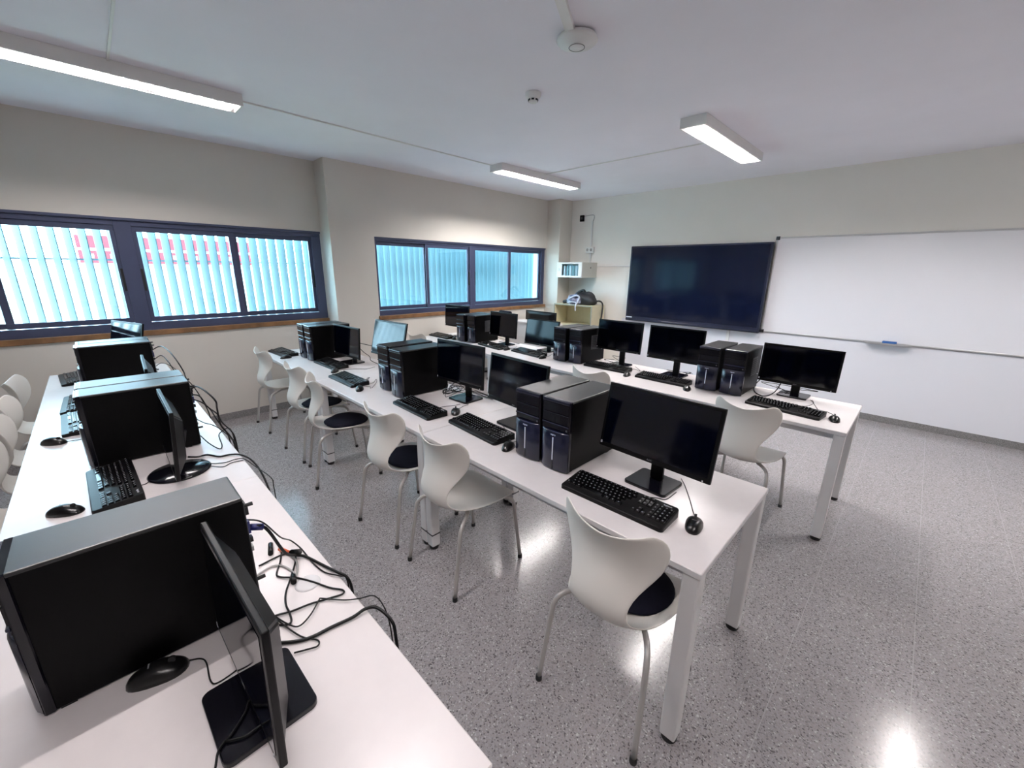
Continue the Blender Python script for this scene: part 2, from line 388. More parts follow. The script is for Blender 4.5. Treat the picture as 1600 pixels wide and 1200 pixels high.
# ------------------------------------------------------------------ front wall fittings
t = thing('interactive_screen', 'huge dark flat screen hung on the front wall beside the whiteboard', 'screen', (-2.122, YF, 0))
bm = BM(); box(bm, -.968, .968, -.095, -.025, .874, 2.006, .008); obj('bezel', bm, 'panelbez', t)
bm = BM(); box(bm, -.940, .940, -.0975, -.094, .945, 1.982); obj('glass', bm, 'panelscr', t)
bm = BM(); box(bm, -.955, .955, -.108, -.090, .885, .912, .005); obj('pen_ledge', bm, 'panelbez', t)
bm = BM(); box(bm, -.955, -.855, -.0965, -.0945, .921, .937, .001); obj('logo', bm, 'logo', t, 0)
bm = BM(); box(bm, -.35, .35, -.03, -.001, 1.25, 1.65); obj('wall_bracket', bm, 'vent', t)
t = thing('whiteboard', 'wide white board with thin metal frame on the front wall', 'whiteboard', (.90, YF, 0))
x0, x1, z0, z1 = -2.045, 1.0, .893, 2.062
bm = BM(); box(bm, x0 + .008, x1 - .008, -.018, -.002, z0 + .008, z1 - .008); obj('board', bm, 'wb', t)
bm = BM()
for q in ((x0, x1, z0, z0 + .018), (x0, x1, z1 - .018, z1), (x0, x0 + .018, z0, z1), (x1 - .018, x1, z0, z1)): box(bm, q[0], q[1], -.026, -.001, q[2], q[3], .003)
obj('frame', bm, 'alum', t)
for cx in (x0 + .012, x1 - .012):
    for cz in (z0 + .012, z1 - .012):
        bm = BM(); box(bm, cx - .022, cx + .022, -.030, -.001, cz - .022, cz + .022, .008); obj('corner_cap', bm, 'aludk', t)
bm = BM(); box(bm, -.98, -.60, -.09, -.026, z0 - .004, z0 + .004, .002); box(bm, -.98, -.60, -.09, -.085, z0, z0 + .015, .001); obj('pen_tray', bm, 'alum', t)
bm = BM(); box(bm, -.06, .06, -.022, .022, 0, .032, .006); o = obj('board_eraser', bm, 'blue'); o.location = (.12, YF - .058, z0 + .004); tag(o, 'blue board eraser lying on the whiteboard pen tray', 'eraser')
# network cabinet on wall
t = thing('network_cabinet', 'light grey wall cabinet with glazed door in the front corner', 'cabinet', (-4.02, YF, 1.522))
bm = BM(); box(bm, -.262, .262, -.42, 0, 0, .012); box(bm, -.262, .262, -.42, 0, .233, .245); box(bm, -.262, -.25, -.42, 0, .012, .233); box(bm, .25, .262, -.42, 0, .012, .233); box(bm, -.25, .25, -.012, 0, .012, .233); obj('case', bm, 'grey', t)
bm = BM()
for q in ((-.26, .26, 0, .03), (-.26, .26, .218, .245), (-.26, -.15, .03, .218), (.19, .26, .03, .218)): box(bm, q[0], q[1], -.435, -.42, q[2], q[3], .003)
d = obj('door', bm, 'white', t)
bm = BM(); box(bm, -.15, .19, -.430, -.426, .03, .218); obj('door_glass', bm, 'glass', d)
bm = BM(); box(bm, -.222, -.196, -.441, -.434, .10, .15, .003); obj('lock', bm, 'alum', d)
for k in range(5):  # pale strips stand in for the louvre slats mirrored in the door glass
    bm = BM(); box(bm, -.118 + k * .06, -.082 + k * .06, -.4245, -.18, .034, .21, .004); o = obj('slat_reflection', bm, ['bagw', 'slat'][k % 2]); o.location = (-4.02, YF, 1.502 - .0 + .0)
    o.location = (-4.02, YF, 1.5005 + .0); tag(o, ['first', 'second', 'third', 'fourth', 'fifth'][k] + ' pale upright strip from the left inside the wall cabinet, standing in for mirrored louvre slats', 'reflection strip', 'reflection strips in the wall cabinet')
bm = BM(); box(bm, .263, .267, -.20, -.18, .15, .17, .001); obj('side_lock', bm, 'aludk', t)
t = thing('socket_box', 'white surface mounted double socket box above the wall cabinet', 'socket', (-3.90, YF, 1.93))
bm = BM(); box(bm, -.075, .075, -.055, 0, 0, .09, .006); obj('box', bm, 'white', t)
for s in (-1, 1):
    bm = BM(); lathe(bm, [(0, 0), (.018, 0), (.021, .003), (.024, .003)], 20); o = obj('socket', bm, 'gcable', t); o.rotation_euler = (math.pi / 2, 0, 0); o.location = (s * .036, -.0555, .045)
def bar(name, label, cat, *b, m='offw'):
    bm = BM(); box(bm, *b, .002); o = obj(name, bm, m); tag(o, label, cat); return o
bar('cable_trunking', 'vertical white trunking rising from the socket box up the wall', 'trunking', -3.915, -3.89, YF - .016, YF, 2.02, 2.44)
bar('cable_trunking', 'short white trunking between the socket box and the wall cabinet', 'trunking', -3.915, -3.89, YF - .016, YF, 1.768, 1.93)
bar('cable_trunking', 'thin horizontal trunking from the wall cabinet to the big screen', 'trunking', -3.757, -3.07, YF - .010, YF, 1.706, 1.72)
bar('cable_trunking', 'white vertical trunking below the big screen', 'trunking', -1.56, -1.52, YF - .024, YF - .010, .072, .885)
bm = BM(); tube(bm, smoothpath([(-4.07, YF - .006, 2.52), (-4.0, YF - .006, 2.53), (-3.89, YF - .006, 2.53), (-3.87, YF - .006, 2.50), (-3.885, YF - .006, 2.44)]), .004, 6); o = obj('wire', bm, 'gcable'); tag(o, 'thin wire arching from the trunking to the small black box', 'wire')
t = thing('wall_sensor', 'small black box high on the front wall near the corner', 'sensor', (-4.11, YF, 2.44))
bm = BM(); box(bm, -.038, .038, -.03, 0, 0, .10, .004); obj('case', bm, 'plast', t)
bm = BM(); box(bm, -.012, .02, -.032, -.029, .03, .075); obj('window', bm, 'vent', t)
# bookcase + bag
BX0, BX1, BY0, BY1, BH = -4.315, -3.523, 4.55, 4.92, 1.078
t = thing('bookcase', 'low cream open bookcase against the front wall', 'bookcase', ((BX0 + BX1) / 2, BY0, 0))
hw = (BX1 - BX0) / 2; dp = BY1 - BY0
bm = BM(); box(bm, -hw, -hw + .02, .002, dp, 0, BH - .02); obj('side_panel', bm, 'cream', t)
bm = BM(); box(bm, hw - .02, hw, .002, dp, 0, BH - .02); obj('side_panel', bm, 'cream', t)
bm = BM(); box(bm, -hw, hw, 0, dp, BH - .02, BH, .002); obj('top_board', bm, 'cream', t)
bm = BM(); box(bm, -hw + .02, hw - .02, dp - .012, dp, .06, BH - .02); obj('back_panel', bm, 'cream', t)
for z in (.735, .40, .06):
    bm = BM(); box(bm, -hw + .02, hw - .02, .006, dp - .012, z - .02, z); obj('shelf', bm, 'cream', t)
bm = BM(); box(bm, -hw, -hw + .02, -.002, .002, 0, BH - .02); box(bm, hw - .02, hw, -.002, .002, 0, BH - .02); box(bm, -hw, hw, -.002, 0, BH - .02, BH); obj('edge_banding', bm, 'creamedge', t)
t = thing('backpack', 'crumpled black and grey backpack lying on the cream bookcase', 'backpack', (-3.86, 4.72, BH))
def blob(bm, c, s, n=14, amp=.12, mi=0, seed=0):
    rnd = random.Random(seed); b = bmesh.new(); bmesh.ops.create_uvsphere(b, u_segments=n * 2, v_segments=n, radius=1)
    ph = [rnd.uniform(0, 6) for _ in range(6)]
    for v in b.verts:
        x, y_, z = v.co
        k = 1 + amp * (math.sin(4 * x + ph[0]) * math.cos(3 * y_ + ph[1]) + .6 * math.sin(7 * z + 5 * x + ph[2]) + .5 * math.sin(9 * y_ + ph[3]))
        p = Vector((x * s[0] * k, y_ * s[1] * k, z * s[2] * k)) + Vector(c); p.z = max(p.z, .001); v.co = p
    for f in b.faces: f.smooth = True
    merge(bm, b, mi); return bm
bm = BM(); blob(bm, (.07, .02, .07), (.22, .13, .14), seed=1); obj('main_body', bm, 'bag', t, True)
bm = BM(); blob(bm, (-.08, -.05, .07), (.16, .10, .10), seed=2, amp=.16); obj('front_pocket', bm, 'bag2', t, True)
bm = BM(); tube(bm, smoothpath([(-.22, -.10, .03), (-.14, -.14, .10), (-.02, -.13, .15), (.04, -.12, .12), (.02, -.15, .03)]), .014, 8); tube(bm, smoothpath([(-.2, -.13, .02), (-.1, -.155, .045), (0, -.155, .04)]), .010, 8); obj('pale_trim', bm, 'bagw', t)
bm = BM(); tube(bm, smoothpath([(-.20, .02, .06), (-.14, .05, .17), (-.02, .06, .23), (.03, .05, .20)]), .022, 8); obj('grab_handle', bm, 'bag', t)
bm = BM(); tube(bm, smoothpath([(-.36, -.03, .02), (-.30, -.02, .035), (-.20, -.03, .03)]), [.03] * 13, 8); obj('strap', bm, 'bag', t)
bm = BM(); tube(bm, smoothpath([(.24, .03, .06), (.33, .06, .07), (.372, .08, .02), (.375, .08, -.10), (.36, .08, -.30)]), .013, 8); obj('strap', bm, 'bag', t)
bm = BM(); tube(bm, smoothpath([(.02, -.17, .03), (.025, -.20, -.02), (.03, -.20, -.09)]), .012, 8); obj('dangling_strap', bm, 'bagw', t)
# ------------------------------------------------------------------ tables
TL, TW = 1.5412, .745
def make_table(bands):
    t = thing('table', 'x', 'table', (0, 0, 0))
    bm = BM(); box(bm, -TL + .001, -.001, 0, TW, T - .024, T, .0025, 1)
    for f in bm.faces: f.material_index = 0 if f.calc_center_median().z > T - .002 else 1
    obj('tabletop', bm, ['table', 'edge'], t)
    lw = .056
    for sx in (0, 1):
        for sy in (0, 1):
            xa = -TL + .004 if sx == 0 else -lw - .004; ya = .004 if sy == 0 else TW - lw - .004
            bm = BM(); box(bm, xa, xa + lw, ya, ya + lw, .022, T - .024, .006, 2)
            l = obj('leg', bm, 'tleg', t)
            bm = BM(); lathe(bm, [(0, 0), (.026, 0), (.028, .006), (.026, .024)], 18, c=(xa + lw / 2, ya + lw / 2)); obj('foot', bm, 'rub', l)
            if sx in bands:
                bm = BM(); box(bm, xa - .002, xa + lw + .002, ya - .002, ya + lw + .002, .10, .108, .001); obj('strap', bm, 'vent', l)
    bm = BM(); box(bm, -TL + .06, -.06, .045, .070, T - .066, T - .024); obj('frame_rail', bm, 'rail', t)
    bm = BM(); box(bm, -TL + .06, -.06, TW - .070, TW - .045, T - .066, T - .024); obj('frame_rail', bm, 'rail', t)
    for xa in (-TL + .018, -.043):
        bm = BM(); box(bm, xa, xa + .025, .06, TW - .06, T - .066, T - .024); obj('side_rail', bm, 'rail', t)
    return t
tp = make_table((0, 1)); te = make_table((0,))
A0x = -4.706 + 3 * TL; A0y = -1.5641 + .03
first = {'e': True, 'p': True}
def put_table(kind, x, y, label, group):
    src = te if kind == 'e' else tp
    if first[kind]:
        first[kind] = False; src.location = (x, y, 0); src['label'] = label; src['group'] = group; return src
    return dup(src, (x, y, 0), 0, label, group)
RB, RC = (0.0, 0.0), (.1456, 1.7913)
for nm, (x, y), grp in (('middle', RB, 'tables of the middle row'), ('front', RC, 'tables of the row nearest the screen'), ('rear', (A0x, A0y), 'tables of the row nearest the camera')):
    desc = {'middle': 'middle row', 'front': 'row nearest the wall screen', 'rear': 'rear row at lower left'}[nm]
    put_table('e', x, y, 'white table at the right-hand end of the %s' % desc, grp)
    put_table('p', x - TL, y, 'white table in the centre of the %s' % desc, grp)
    put_table('p', x - 2 * TL, y, 'white table at the window end of the %s' % desc, grp)
# teacher's desk
t = thing('teacher_desk', 'white desk with raised front panel in the far window corner', 'desk', (-4.08, 3.66, 0))
bm = BM(); box(bm, -.44, .43, 0, .02, .06, .81); obj('front_panel', bm, 'tleg', t)
bm = BM(); box(bm, -.45, .44, -.01, .28, .81, .832, .002); obj('raised_ledge', bm, 'table', t)
bm = BM(); box(bm, -.44, .43, .02, .72, .718, .74, .002); obj('desktop', bm, 'table', t)
for x_ in (-.44, .41):
    bm = BM(); box(bm, x_, x_ + .02, .02, .70, 0, .718); obj('side_panel', bm, 'tleg', t)
# ------------------------------------------------------------------ chairs
def make_chair(pad):
    t = thing('chair', 'x', 'chair', (0, 0, 0))
    # profile (y, z, half width, edge bend forward/up)
    prof = [(.238, .398, .150, .000), (.228, .416, .178, .004), (.200, .426, .196, .008), (.140, .429, .205, .012), (.060, .425, .208, .018), (-.020, .420, .203, .026), (-.100, .417, .184, .032), (-.158, .426, .158, .034),
            (-.200, .450, .135, .030), (-.218, .487, .120, .022), (-.217, .530, .114, .016), (-.202, .580, .122, .022), (-.185, .632, .150, .042), (-.176, .682, .186, .060), (-.178, .728, .206, .064), (-.190, .768, .206, .072), (-.206, .798, .186, .066), (-.214, .809, .160, .054)]
    bm = BM(); nx = 16; rows = []
    for i, (y_, z, hw_, bend) in enumerate(prof):
        a = prof[max(i - 1, 0)]; b = prof[min(i + 1, len(prof) - 1)]
        tg = Vector((0, b[0] - a[0], b[1] - a[1])).normalized()
        nrm = Vector((0, tg.z, -tg.y))          # points to the sitter side
        if nrm.y < 0 and nrm.z < 0: nrm = -nrm
        if i < 7 and nrm.z < 0: nrm = -nrm
        if i >= 7 and nrm.y < 0: nrm = -nrm
        row = []
        for k in range(nx + 1):
            s = -1 + 2 * k / nx
            p = Vector((s * hw_, y_, z)) + nrm * bend * abs(s) ** 2.2
            if i >= len(prof) - 3: p.z -= .010 * (1 - abs(s)) ** 1 * (i - len(prof) + 4) / 3 * 1.4
            row.append(bm.verts.new(p))
        rows.append(row)
    for i in range(len(rows) - 1):
        for k in range(nx): bm.faces.new((rows[i][k], rows[i][k + 1], rows[i + 1][k + 1], rows[i + 1][k]))
    o = obj('shell', bm, 'chair', t, True)
    m_ = o.modifiers.new('s', 'SOLIDIFY'); m_.thickness = .007; m_.offset = 0
    m_ = o.modifiers.new('u', 'SUBSURF'); m_.levels = 1; m_.render_levels = 1
    bake(o)
    for p in o.data.polygons: p.use_smooth = True
    R = .0105
    for sx in (-1, 1):
        for sy in (-1, 1):
            bm = BM()
            if sy < 0: pts = [(sx * .10, -.05, .400), (sx * .150, -.105, .400), (sx * .180, -.150, .393), (sx * .194, -.178, .365), (sx * .199, -.190, .31), (sx * .213, -.238, .012)]
            else: pts = [(sx * .10, .10, .407), (sx * .150, .150, .409), (sx * .176, .182, .402), (sx * .190, .200, .372), (sx * .195, .206, .32), (sx * .213, .238, .012)]
            tube(bm, smoothpath(pts, 4), R, 10); l = obj('leg', bm, 'ctube', t)
            bm = BM(); lathe(bm, [(0, 0), (.013, 0), (.0135, .004), (.0125, .022), (.010, .024)], 14, c=(sx * .213, sy * .239)); obj('foot_cap', bm, 'rub', l)
    bm = BM()
    for sx in (-1, 1): tube(bm, [(sx * .10, -.06, .400), (sx * .10, .11, .407)], R, 8)
    tube(bm, [(-.10, .02, .402), (.10, .02, .402)], R, 8); obj('seat_frame', bm, 'ctube', t)
    if pad:
        b = bmesh.new(); nn = 36; rr = [(0, .020), (.5, .020), (.85, .017), (.97, .010), (1.0, .004), (.97, .000)]
        cen = b.verts.new((0, .050, .429 + rr[0][1])); prev = None
        for q, (f, h) in enumerate(rr[1:]):
            ring = []
            for k in range(nn):
                a = k * 2 * math.pi / nn; x_ = f * .172 * math.cos(a); y_ = .050 + f * .168 * math.sin(a)
                base = .4295 + .016 * (abs(x_) / .205) ** 2.2 - (.004 if y_ < -.02 else 0) + (.0 if y_ > -.06 else (-.06 - y_) * .25)
                ring.append(b.verts.new((x_, y_, base + h)))
            for k in range(nn):
                if prev is None: b.faces.new((cen, ring[k], ring[(k + 1) % nn]))
                else: b.faces.new((prev[k], ring[k], ring[(k + 1) % nn], prev[(k + 1) % nn]))
            prev = ring
        b.faces.new(prev)
        o = obj('seat_pad', b, 'pad', t, True)
    return t
cp, cn = make_chair(True), make_chair(False)
cfirst = {True: True, False: True}
def put_chair(pad, x, y, deg, label, group):
    src = cp if pad else cn; rz = math.radians(deg)
    if cfirst[pad]:
        cfirst[pad] = False; src.location = (x, y, 0); src.rotation_euler = (0, 0, rz); src['label'] = label; src['group'] = group; return
    dup(src, (x, y, 0), rz, label, group)
G = 'white shell chairs at the middle row'
put_chair(True, -.300, .100, 1, 'white shell chair with black seat pad at the near right end of the middle row', G)
put_chair(False, -1.295, .102, 0, 'white shell chair without a pad, second from the right at the middle row', G)
put_chair(True, -1.885, .088, 4, 'white shell chair with dark pad, just left of the bare-seated chair at the middle row', G)
put_chair(True, -2.845, .065, -13, 'white shell chair turned slightly outward with full dark pad showing, middle row', G)
put_chair(True, -3.435, .102, 2, 'white shell chair with dark pad, second from the window at the middle row', G)
put_chair(False, -4.350, .098, 0, 'white shell chair without a pad at the window end of the middle row', G)
G = 'white shell chairs at the row nearest the screen'
put_chair(False, -.365, 1.855, -3, 'white shell chair at the right-hand table of the row nearest the screen', G)
put_chair(False, -1.60, 1.875, -4, 'white shell chair whose top shows behind the two near towers', G)
put_chair(False, -4.32, 1.875, 0, 'white shell chair whose rim shows beside the bright blank monitor', G)
G = 'white shell chairs at the rear row'
put_chair(False, -4.20, -1.52, -4, 'white shell chair farthest along the rear row, near the window', G)
put_chair(False, -3.49, -1.50, -1, 'white shell chair second from the window wall at the rear row', G)
put_chair(False, -3.02, -1.48, 2, 'white shell chair third from the window wall, cut by the picture edge', G)
put_chair(False, -2.55, -1.48, 0, 'white shell chair nearest the camera at the left picture edge', G)
# black office chair behind the far row
t = thing('office_chair', 'black office chair whose back just shows beyond the far row', 'office chair', (-4.28, 3.32, 0))
bm = BM(); box(bm, -.13, .13, -.03, .03, .62, 1.02, .025, 3); obj('backrest', bm, 'pad', t, True)
bm = BM(); box(bm, -.22, .22, -.40, .02, .44, .51, .025, 3); obj('seat', bm, 'pad', t, True)
bm = BM(); tube(bm, smoothpath([(0, -.10, .43), (0, .06, .46), (0, .045, .66)]), .018, 8); obj('back_stem', bm, 'plast', t)
bm = BM(); tube(bm, [(0, -.19, .07), (0, -.19, .45)], .024, 10); obj('column', bm, 'plast', t)
bm = BM()
for k in range(5):
    a = k * 2 * math.pi / 5; tube(bm, [(0, -.19, .09), (.25 * math.cos(a), -.19 + .25 * math.sin(a), .065)], [.022, .014], 8)
    b = bmesh.new(); bmesh.ops.create_uvsphere(b, u_segments=10, v_segments=8, radius=.026, matrix=Matrix.Translation((.25 * math.cos(a), -.19 + .25 * math.sin(a), .026))); merge(bm, b)
obj('star_base', bm, 'plast', t)
# ------------------------------------------------------------------ desktop towers (front faces -y, origin at front bottom centre)
PW, PD, PH = .157, .40, .342
def make_tower(vent=False, ports=False):
    t = thing('desktop_tower', 'x', 'computer tower', (0, 0, 0)); h = PW / 2
    bm = BM(); box(bm, -h + .002, h - .002, .022, PD, .006, PH - .008, .003, 1); obj('case', bm, 'blk', t)
    bm = BM(); box(bm, -h, h, .018, PD, PH - .010, PH, .004, 2); obj('top_panel', bm, 'blktop', t)
    bm = BM()
    for sx in (-1, 1):
        for yy in (.04, PD - .05): box(bm, sx * (h - .02) - .012, sx * (h - .02) + .012, yy - .012, yy + .012, 0, .007)
    obj('feet', bm, 'rub', t)
    # front bezel: bays above, recessed strip, bulged door below
    f = BM(); box(f, -h, h, .006, .024, .004, PH, .003, 1); fb = obj('front_bezel', f, 'gloss', t)
    bm = BM(); box(bm, -h + .003, h - .003, .000, .008, PH - .016, PH - .001, .003, 2); obj('top_lip', bm, 'door', fb)
    bm = BM(); box(bm, -h + .003, h - .003, -.001, .007, PH - .122, PH - .114, .002, 1); obj('bay_lip', bm, 'door', fb)
    for k in range(2):
        bm = BM(); zt = PH - .018 - k * .048; box(bm, -h + .006, h - .006, .002, .008, zt - .045, zt, .002, 1); obj('drive_bay_cover', bm, 'gloss', fb)
    b = BM(); n = 10; zz = (.006, .012, PH - .152, PH - .147); cols = []
    for k in range(n + 1):
        s = -1 + 2 * k / n; y_ = .006 - .016 * (1 - s ** 4)
        cols.append([b.verts.new((s * (h - .002), y_ + (.004 if q in (0, 3) else 0), zz[q])) for q in range(4)])
    for k in range(n):
        for q in range(3):
            ff = b.faces.new((cols[k][q], cols[k + 1][q], cols[k + 1][q + 1], cols[k][q + 1])); ff.smooth = True
    for q in (0, 3): b.faces.new([c[q] for c in cols] + [b.verts.new((h - .002, .012, zz[q])), b.verts.new((-h + .002, .012, zz[q]))])
    obj('door', b, 'door', fb)
    bm = BM(); box(bm, -.0028, .0028, -.0125, -.0095, .055, .165, .001, 1); obj('silver_strip', bm, 'silver', fb)
    bm = BM(); box(bm, -.0035, .0035, -.0112, -.0090, .008, .053); obj('notch', bm, 'rub', fb)
    bm = text_bm('mpro', .0125, Matrix.Translation((0, -.0105, .178)) @ Matrix.Rotation(math.pi / 2, 4, 'X'), .0006); obj('logo', bm, 'logo', fb)
    bm = BM(); lathe(bm, [(0, .002), (.004, .002), (.005, 0)], 12); o = obj('button', bm, 'vent', fb); o.rotation_euler = (math.pi / 2, 0, 0); o.location = (h - .016, .004, PH - .134)
    if vent:
        bm = BM(); box(bm, h - .003, h + .0005, .17, .30, .13, .27); o = obj('side_vent', bm, 'vent', t)
        bm = BM()
        for k in range(8): box(bm, h, h + .0015, .18, .29, .138 + k * .016, .145 + k * .016)
        obj('vent_slots', bm, 'rub', o)
    if ports:
        bm = BM(); box(bm, -h + .012, h - .012, PD - .001, PD + .003, .02, PH - .02); bp_ = obj('back_plate', bm, 'vent', t)
        for x_, z, wd, hh_, m_ in ((.03, .29, .05, .022, 'rub'), (.035, .235, .014, .035, 'bplug'), (.045, .205, .016, .014, 'rub'), (.03, .17, .02, .014, 'gcable'), (-.02, .12, .06, .012, 'gcable'), (-.02, .095, .06, .012, 'gcable')):
            bm = BM(); box(bm, x_ - wd / 2, x_ + wd / 2, PD, PD + .012, z - hh_ / 2, z + hh_ / 2, .001); obj('port', bm, m_, bp_)
        for z in (.31, .09):
            bm = BM(); tube(bm, [(h - .018, PD, z), (h - .018, PD + .022, z)], .005, 8); obj('thumb_screw', bm, 'rub', bp_)
    else:
        bm = BM(); tube(bm, [(h - .004, PD - .045, .12), (h + .002, PD - .045, .12)], .004, 8); obj('screw', bm, 'alum', t)
    return t
tw, twv, twp = make_tower(), make_tower(vent=True), make_tower(ports=True)
used = set()
def put(src, x, y, z, deg, label, group):
    rz = math.radians(deg)
    if src.name not in used:
        used.add(src.name); src.location = (x, y, z); src.rotation_euler = (0, 0, rz); src['label'] = label; src['group'] = group; return src
    return dup(src, (x, y, z), rz, label, group)
G = 'black desktop towers'
put(tw, -.755, .204, T, 0, 'black desktop tower nearest the camera on the middle row, right one of its pair', G)
put(tw, -.928, .205, T, 0, 'black desktop tower, left one of the nearest pair on the middle row', G)
put(tw, -2.252, .257, T, 0, 'black desktop tower on the middle row centre table, right one of its pair', G)
put(tw, -2.472, .279, T, 0, 'black desktop tower on the middle row centre table, left one of its pair', G)
put(tw, -3.910, .250, T, 0, 'black desktop tower at the window end of the middle row, right one of its pair', G)
put(tw, -4.090, .247, T, 0, 'black desktop tower at the window end of the middle row, left one of its pair', G)
put(twv, -.600, 2.110, T, 0, 'black desktop tower with side vent at the right end of the screen-side row', G)
put(twv, -.783, 2.104, T, 0, 'black desktop tower left of the vented one at the right end of the screen-side row', G)
put(twv, -2.058, 2.112, T, -2, 'black desktop tower on the screen-side row centre table, right one of its pair', G)
put(twv, -2.238, 2.092, T, -2, 'black desktop tower on the screen-side row centre table, left one of its pair', G)
put(twv, -3.650, 2.100, T, 0, 'black desktop tower at the window end of the screen-side row, right one of its pair', G)
put(twv, -3.822, 2.070, T, 0, 'black desktop tower at the window end of the screen-side row, left one of its pair', G)
put(twp, -.858, -1.390, T, 0, 'big black desktop tower in the lower left foreground', G)
put(twp, -2.268, -1.302, T, 0, 'black desktop tower on the rear row behind the foreground tower, nearer of its pair', G)
put(twp, -2.440, -1.300, T, 0, 'black desktop tower on the rear row behind the foreground tower, farther of its pair', G)
put(twp, -3.822, -1.322, T, 0, 'black desktop tower at the far end of the rear row, nearer of its pair', G)
put(twp, -3.990, -1.315, T, 0, 'black desktop tower at the far end of the rear row, farther of its pair', G)
# ------------------------------------------------------------------ monitors
def make_monitor(x, y, yaw, tilt, zc, w_, h_, label, base='square', bx=None, by=None, logo='AOC', sticker=True):
    """panel centre (x, y, T+zc); yaw about z (0 faces -y); base centre offset in world"""
    bx = x if bx is None else bx; by = y + .035 if by is None else by
    t = thing('monitor', label, 'monitor', (bx, by, T), yaw, 'computer monitors')
    Rm = Matrix.Rotation(-yaw, 4, 'Z'); off = Rm @ Vector((x - bx, y - by, 0))
    PM = Matrix.Translation((off.x, off.y, zc)) @ Matrix.Rotation(-tilt, 4, 'X')
    bm = BM(); box(bm, -w_ / 2, w_ / 2, .0, .014, -h_ / 2, h_ / 2, .003, 2, mtx=PM)
    # tapered back
    b = bmesh.new(); bmesh.ops.create_cube(b, size=1)
    for v in b.verts:
        k = 1.0 if v.co.y < 0 else .66
        v.co = Vector((v.co.x * (w_ * .94) * k, .013 + (v.co.y + .5) * .035, v.co.z * h_ * .90 * k))
    bmesh.ops.bevel(b, geom=b.edges[:], offset=.006, segments=2, affect='EDGES'); merge(bm, b, 0, PM)
    p = obj('panel', bm, 'plast', t)
    bm = BM(); box(bm, -w_ / 2 + .014, w_ / 2 - .014, -.0012, .003, -h_ / 2 + .022, h_ / 2 - .014, mtx=PM); obj('screen', bm, 'scr', p)
    if logo:
        bm = text_bm(logo, .011, PM @ Matrix.Translation((0, -.0008, -h_ / 2 + .011)) @ Matrix.Rotation(math.pi / 2, 4, 'X')); obj('logo', bm, 'dimlogo', p)
    if sticker:
        bm = BM(); box(bm, -w_ / 2 + .006, -w_ / 2 + .014, -.0016, 0, -h_ / 2 + .014, -h_ / 2 + .026, mtx=PM); obj('sticker', bm, 'logo', p)
    bm = BM(); box(bm, w_ / 2 - .032, w_ / 2 - .027, -.0012, 0, -h_ / 2 + .003, -h_ / 2 + .009, mtx=PM); obj('power_light', bm, 'logo', p)
    bm = BM()
    if base == 'square':
        prism(bm, rrect(-.096, .096, -.086, .086, .018), .0, .012, bev=.003); st = obj('stand_base', bm, 'gloss', t)
        nb = max(zc - .02, .10)
        bm = BM(); b = bmesh.new(); bmesh.ops.create_cube(b, size=1)
        for v in b.verts:
            k = v.co.z + .5; v.co = Vector((v.co.x * .056, (.030 + v.co.y * .022) * (1 - k) + k * (off.y + .058 + v.co.y * .018), .011 + k * nb))
        bmesh.ops.bevel(b, geom=b.edges[:], offset=.004, segments=2, affect='EDGES'); merge(bm, b); obj('stand_neck', bm, 'plast', t)
    else:
        lathe(bm, [(0, 0), (.112, 0), (.115, .004), (.108, .010), (.02, .018), (0, .018)], 40); obj('stand_base', bm, 'gloss', t)
        b = bmesh.new(); bmesh.ops.create_cube(b, size=1); bm = BM()
        for v in b.verts:
            k = v.co.z + .5; v.co = Vector((v.co.x * (.07 - .02 * k), (-.004 + v.co.y * .014) * (1 - k) + k * (off.y + .058 + v.co.y * .03), .015 + k * (zc - .02)))
        bmesh.ops.bevel(b, geom=b.edges[:], offset=.004, segments=2, affect='EDGES'); merge(bm, b); obj('stand_neck', bm, 'gloss', t)
    return t
mm = make_monitor
mm(-.374, .395, -.047, .181, .262, .506, .297, 'black monitor at the near right end of the middle row, beside the nearest towers', bx=-.372, by=.425)
mm(-1.276, .481, -.074, .109, .259, .499, .287, 'dark blue looking monitor partly hidden by the nearest tower pair', bx=-1.28, by=.50)
mm(-1.898, .553, .051, .055, .260, .488, .294, 'monitor on the middle row centre table right of its tower pair, cables heaped behind', bx=-1.875, by=.59)
mm(-2.790, .509, .087, .235, .328, .45, .294, 'monitor on the middle row whose screen mirrors the window as blank pale cyan', bx=-2.80, by=.55)
mm(-3.551, .477, .067, .069, .211, .485, .295, 'monitor right of the tower pair at the window end of the middle row', bx=-3.54, by=.515)
mm(-.253, 2.417, -.024, .078, .232, .50, .293, 'black monitor at the right end of the screen-side row, below the whiteboard', bx=-.255, by=2.455)
mm(-1.165, 2.358, -.031, .05, .280, .50, .296, 'black monitor left of the right-end tower pair on the screen-side row', bx=-1.15, by=2.385)
mm(-1.722, 2.364, -.008, .076, .288, .485, .292, 'blue-black monitor right of the centre tower pair on the screen-side row', bx=-1.70, by=2.39)
mm(-2.720, 2.374, -.01, .156, .207, .49, .295, 'pale shining monitor left of the centre tower pair on the screen-side row', bx=-2.66, by=2.42)
mm(-3.285, 2.308, -.032, .061, .247, .485, .296, 'monitor right of the window-end tower pair on the screen-side row', bx=-3.27, by=2.34)
mm(-4.158, 2.278, .032, .038, .280, .50, .296, 'dark monitor at the window end of the screen-side row, left of its towers', bx=-4.15, by=2.32)
mm(-.540, -1.080, .03, .03, .180, .43, .294, 'monitor seen edge-on in the lower left foreground', bx=-.515, by=-1.065)
mm(-1.889, -1.045, -.008, .078, .200, .457, .289, 'edge-on monitor with round glossy base behind the foreground tower', base='round', bx=-1.905, by=-1.025, sticker=False)
mm(-2.817, -1.040, -.036, .077, .212, .50, .292, 'edge-on monitor between the two tower pairs on the rear row', base='round', sticker=False)
